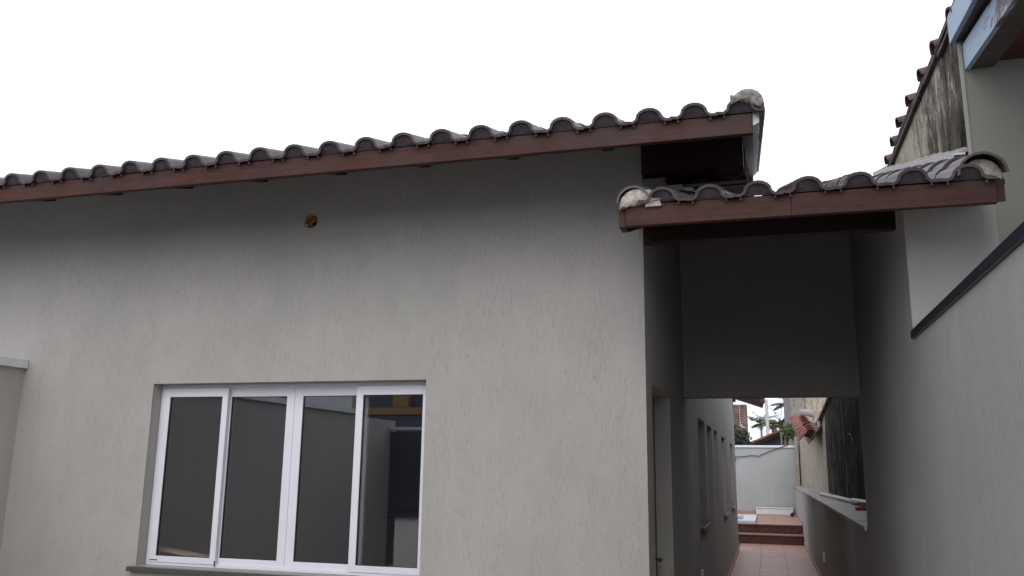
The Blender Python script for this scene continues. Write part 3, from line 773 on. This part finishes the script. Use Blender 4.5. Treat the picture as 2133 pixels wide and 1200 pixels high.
# loose things on the ledge
pt = tag(MB().tube([(.897, 16.4, -.395), (.96, 14.9, -.395), (1.08, 12.9, -.395), (1.18, 11.5, -.39), (1.27, 9.5, -.385)], .028, 10).build('pipe', 'pvc'), 'long grey plastic pipe lying along the ledge of the passage', 'pipe')
pt = tag(MB().tube([(1.06, 12.3, -.375), (1.20, 10.9, -.37), (1.26, 9.6, -.37)], .036, 10).build('pipe', 'white_stone'), 'short pale pipe lying on the ledge by the brick pieces', 'pipe')
tag(MB().tube([(1.0, 15.4, -.2), (.985, 15.2, -.34), (.99, 14.9, -.40), (1.0, 13.6, -.405), (1.09, 11.9, -.408), (1.18, 10.2, -.408)], .012, 6).build('cable', 'cable'), 'black cable lying beside the pipes on the ledge', 'cable')
lp = [(sx(14.5)-.03+.0*i, 14.2+1.0*math.cos(math.pi*i/14), -.05+.62*math.sin(math.pi*i/14)) for i in range(15)]
tag(MB().tube(lp, .005, 5).build('cable', 'cable'), 'thin black cable looping up the mouldy wall', 'cable')
bk = MB().box(.93, 1.05, 10.35, 10.60, -.418, -.385); tag(lumpy(bk, .008, 20).build('brick_fragment', 'clay'), 'flat terracotta fragment lying on the ledge under another', 'brick')
bk = MB().prism([(.96, 10.55), (1.04, 10.5), (1.06, 10.85), (.98, 10.9)], 'z', -.383, -.34); tag(lumpy(bk, .008, 20).build('brick_fragment', 'clay'), 'tilted terracotta fragment on top of the flat one', 'brick')

# back wall, trough, wire
bk = thing('back_wall', 'pale blue-grey painted wall with white capping at the end of the passage', 'wall', (-1, 26.6, G))
MB().box(-4, .92, 26.5, 26.65, G-.03, .655).build('wall_face', 'bluewall', bk)
for i in range(5): MB().box(-4+.99*i+.002, -4+.99*(i+1), 26.46, 26.7, .656, .72).build('capping_stone', 'white', bk)
post = MB().box(.80, .89, 26.2, 26.49, -.42, .95).build('gate_pillar', 'beige')
tag(post, 'narrow weathered pillar where the back wall meets the old wall', 'pillar')
tr = tag(MB().box(-.35, .66, 26.1, 26.42, -1.226, -1.06).prism([(26.08, -1.06), (26.44, -1.06), (26.44, -1.04), (26.08, -1.04)], 'x', -.36, .67).build('trough', 'white_stone', bevel=.01), 'long low white trough standing against the back wall', 'trough')
MB().tube([(.70, 24.2, -1.20), (.64, 24.1, -1.20)], .05, 10)
tag(MB().tube([(.64, 25.7, -1.17), (.60, 25.4, -1.18), (.60, 25.2, -1.18)], .045, 10).build('drain_pipe', 'cable'), 'short black drain pipe end beside the white trough', 'pipe')
wr = [(-.888, 26.49, .30), (-.888, 26.46, .375), (-.6, 26.46, .39), (-.45, 26.46, .42), (-.177, 26.46, .405), (-.16, 26.46, .437), (.0, 26.46, .50), (.126, 26.46, .56), (.35, 26.45, .64), (.602, 26.44, .73)]
tag(MB().tube(wr, .011, 5).build('wire', 'cable'), 'loose black wire strung across the back wall', 'wire')
tag(MB().tube([(-.888, 26.49, .27), (-.888, 26.45, .30), (-.888, 26.45, .385)], .02, 6).build('hook', 'cable'), 'small black hook holding the wire on the back wall', 'hook')
for (nm, x0, x1, y0, y1, pr) in (('skirting', XL+.0005, XL+.012, 7.3, 8.9, 0), ('skirting', XL+.0005, XL+.012, 9, 10.15, 0), ('skirting', XL+.0005, XL+.012, 12.36, 19.3, 0)):
    MB().box(x0, x1, y0, y1, G, G+.075).build('skirting', 'skirting', house)
MB().box(.728, .7395, 7.3, 21.1, G, G+.075).build('skirting', 'skirting', lg)
MB().box(.728, .7395, 21.55, 26.4, -1.228, -1.15).build('skirting', 'skirting', lg)
MB().box(-.9, -.36, 26.485, 26.499, -1.228, -1.15).build('skirting', 'skirting', bk)
MB().box(XL, XL+.02, 8.6, 8.68, -1.0, -.93).build('wall_socket', 'white', house)
MB().box(.72, .74, 13.4, 13.62, -1.27, -1.14).build('wall_socket', 'white', lg)

# ------------------------------------------------------------------ beyond the back wall
gb = thing('grey_building', 'weathered grey building rising behind the old wall of the passage', 'building', (3, 34, G))
MB().box(.84, 5, 29.5, 40, G-.03, 4.6).build('wall', 'greyold', gb)
MB().box(1.3, 5, 29.44, 29.5, G, 4.6).build('plaster_panel', 'beige', gb)
MB().prism([(29.4, 4.6), (40.1, 4.6), (40.1, 4.9), (29.4, 4.75)], 'x', .80, 5).build('roof', 'oldclay', gb)

bt = thing('brick_tower', 'stained brick chimney tower behind the back wall on the left', 'chimney', (-1.6, 45.6, G))
tb = MB().box(-2.5, -.84, 45, 46.4, G, 3.25).build('shaft', 'brick', bt)
br = []
for r_ in range(54):
    zz = -1.3+.0843*r_
    for c_ in range(8):
        if random.random() < .45: continue
        x0 = -2.48+.205*c_+(.1 if r_ % 2 else 0)
        if x0+.19 > -.83: continue
        br.append((x0, zz))
bm_ = MB()
for x0, zz in br: bm_.box(x0, x0+.18, 44.97-.012*random.random(), 45.0, zz, zz+.066)
stuff(bm_.build('raised_bricks', 'brick', tb))
mm = MB().prism([(-2.3, 2.35), (-.95, 1.30), (-.95, 1.18), (-2.3, 2.22)], 'y', 44.9, 44.99); mm.build('old_roof_line', 'oldclay', bt)
mm = lumpy(MB().tube([(-1.25, 44.97, 2.25), (-1.1, 44.97, 2.05), (-.95, 44.97, 2.1)], [.10, .14, .08], 8), .05, 7); mm.build('mortar_patch', 'mortar', bt)
MB().tube([(-1.22, 44.93, 3.5), (-1.2, 44.93, 2.9), (-1.18, 44.93, 2.2)], .018, 5).build('mast', 'pvc', bt)

fh = thing('far_house', 'low dark house with a rising clay tiled verge beyond the back wall', 'house', (0, 35, G))
MB().prism([(-.7, G), (3, G), (3, 2.3), (1.2, 1.62), (-.55, .88)], 'y', 34.4, 40).build('gable_wall', 'darkpaint', fh)
fr_ = MB().prism([(-.75, .78), (2.2, 2.02), (2.2, 2.16), (-.75, .92)], 'y', 33.9, 40).build('roof', 'oldclay', fh)
for i in range(12):
    a = Vector((-.70+.22*i, 33.88, .90+.0925*i)); q = MB(); barrel(q, a, a+Vector((.26, 0, .112)), .085, .07, seg=6); q.build('clay_tile', 'clay', fr_, smooth=True)
ch = thing('chimney', 'small square brick chimney with an open top on the far roof', 'chimney', (.46, 34.5, 1.4))
MB().box(.24, .33, 34.3, 34.7, 1.35, 1.76).build('post', 'redwood', ch); MB().box(.58, .68, 34.3, 34.7, 1.35, 1.76).build('post', 'redwood', ch)
MB().box(.19, .73, 34.25, 34.75, 1.762, 1.80).build('cap', 'oldclay', ch); MB().box(.24, .68, 34.28, 34.72, 1.25, 1.50).build('base', 'clay', ch)

tag(MB().tube([(.205, 70, G), (.19, 70, 5.45)], [.16, .12], 10).build('utility_pole', 'pvc'), 'pale concrete utility pole between the two palm trees', 'pole')

def leaf_quad(mb, p, d, w_, up):
    s_ = d.cross(up); s_ = s_.normalized()*w_ if s_.length > 1e-4 else Vector((w_, 0, 0))
    mb.add([p-s_*.5, p+s_*.5, p+d*.6+s_*.4, p+d, p+d*.6-s_*.4], [(0, 1, 2, 3, 4)])
def palm(x, y, zc, r, nf, seed, label, lean=.0):
    rnd = random.Random(seed)
    t = thing('palm_tree', label, 'tree', (x, y, G), 'palm trees beyond the back wall')
    MB().tube([(x+lean, y, G), (x+lean*.5, y, (G+zc)/2), (x, y, zc-.3)], [.20, .16, .13], 8).build('trunk', 'trunk', t)
    MB().tube([(x, y, zc-.9), (x, y, zc-.4), (x, y, zc)], [.12, .14, .08], 8).build('crownshaft', 'leaf', t)
    for i in range(nf):
        az = 2*math.pi*i/nf+rnd.uniform(-.3, .3); el = rnd.uniform(.35, 1.35); L_ = r*rnd.uniform(.85, 1.2)
        mbf = MB(); p = Vector((x, y, zc)); d = Vector((math.cos(az)*math.cos(el), math.sin(az)*math.cos(el), math.sin(el)))
        path_ = [p.copy()]; n_ = 9
        for k in range(n_):
            p = p+d*(L_/n_); path_.append(p.copy()); d = (d+Vector((0, 0, -.17))).normalized()
        mbf.tube(path_, [.03]*6+[.02]*(len(path_)-6), 4)
        for k in range(2, len(path_)):
            dd = (path_[k]-path_[k-1]).normalized(); s_ = dd.cross(Vector((0, 0, 1))).normalized()
            for h in (0, .5):
                pp = path_[k-1].lerp(path_[k], h)
                for sg in (-1, 1):
                    l_ = r*.38*math.sin(math.pi*min(1, (k+h)/(len(path_))*.85+.12))
                    leaf_quad(mbf, pp, (s_*sg*.8+dd*.45+Vector((0, 0, -.35+rnd.uniform(-.15, .15)))).normalized()*l_, .2, Vector((0, 0, 1)))
        mbf.build('frond', 'leaf', t)
palm(-.43, 110, 5.4, 2.1, 17, 3, 'smaller palm with a slim trunk left of the utility pole', -.05)
palm(1.75, 108, 5.3, 2.7, 18, 5, 'taller palm half hidden behind the grey building', .1)
palm(2.6, 112, 7.8, 2.1, 16, 9, 'highest palm crown behind the grey building corner', .1)

def foliage(name, label, cat, c, rad, n_, size, seed, mat='bush'):
    rnd = random.Random(seed); t = thing(name, label, cat, (c[0], c[1], G))
    m_ = MB()
    for i in range(n_):
        while True:
            v = Vector((rnd.uniform(-1, 1), rnd.uniform(-1, 1), rnd.uniform(-1, 1)))
            if v.length < 1: break
        v = v*(.75+.35*noise.noise(v*2.5+Vector((seed, 0, 0))))
        p = Vector((c[0]+v.x*rad[0], c[1]+v.y*rad[1], c[2]+v.z*rad[2]))
        d = Vector((rnd.uniform(-1, 1), rnd.uniform(-1, 1), rnd.uniform(-.6, 1))).normalized()*size*rnd.uniform(.6, 1.3)
        leaf_quad(m_, p, d, size*.45, Vector((rnd.uniform(-1, 1), rnd.uniform(-1, 1), rnd.uniform(-1, 1))))
    m_.build('foliage', mat, t)
    s_ = MB()
    for i in range(5): s_.tube([(c[0]+.1*i-.2, c[1], G), (c[0]+.12*i-.25, c[1]+.1*(i % 2), c[2])], .02, 5)
    s_.build('stem', 'trunk', t); return t
foliage('bush', 'dark leafy bush over the left end of the back wall', 'bush', (-1.15, 31, 1.0), (.9, .7, .62), 2600, .10, 4)
foliage('fern', 'pale green fern hanging at the corner of the grey building', 'plant', (.74, 29.3, 1.22), (.22, .2, .30), 260, .16, 8, 'leaf')
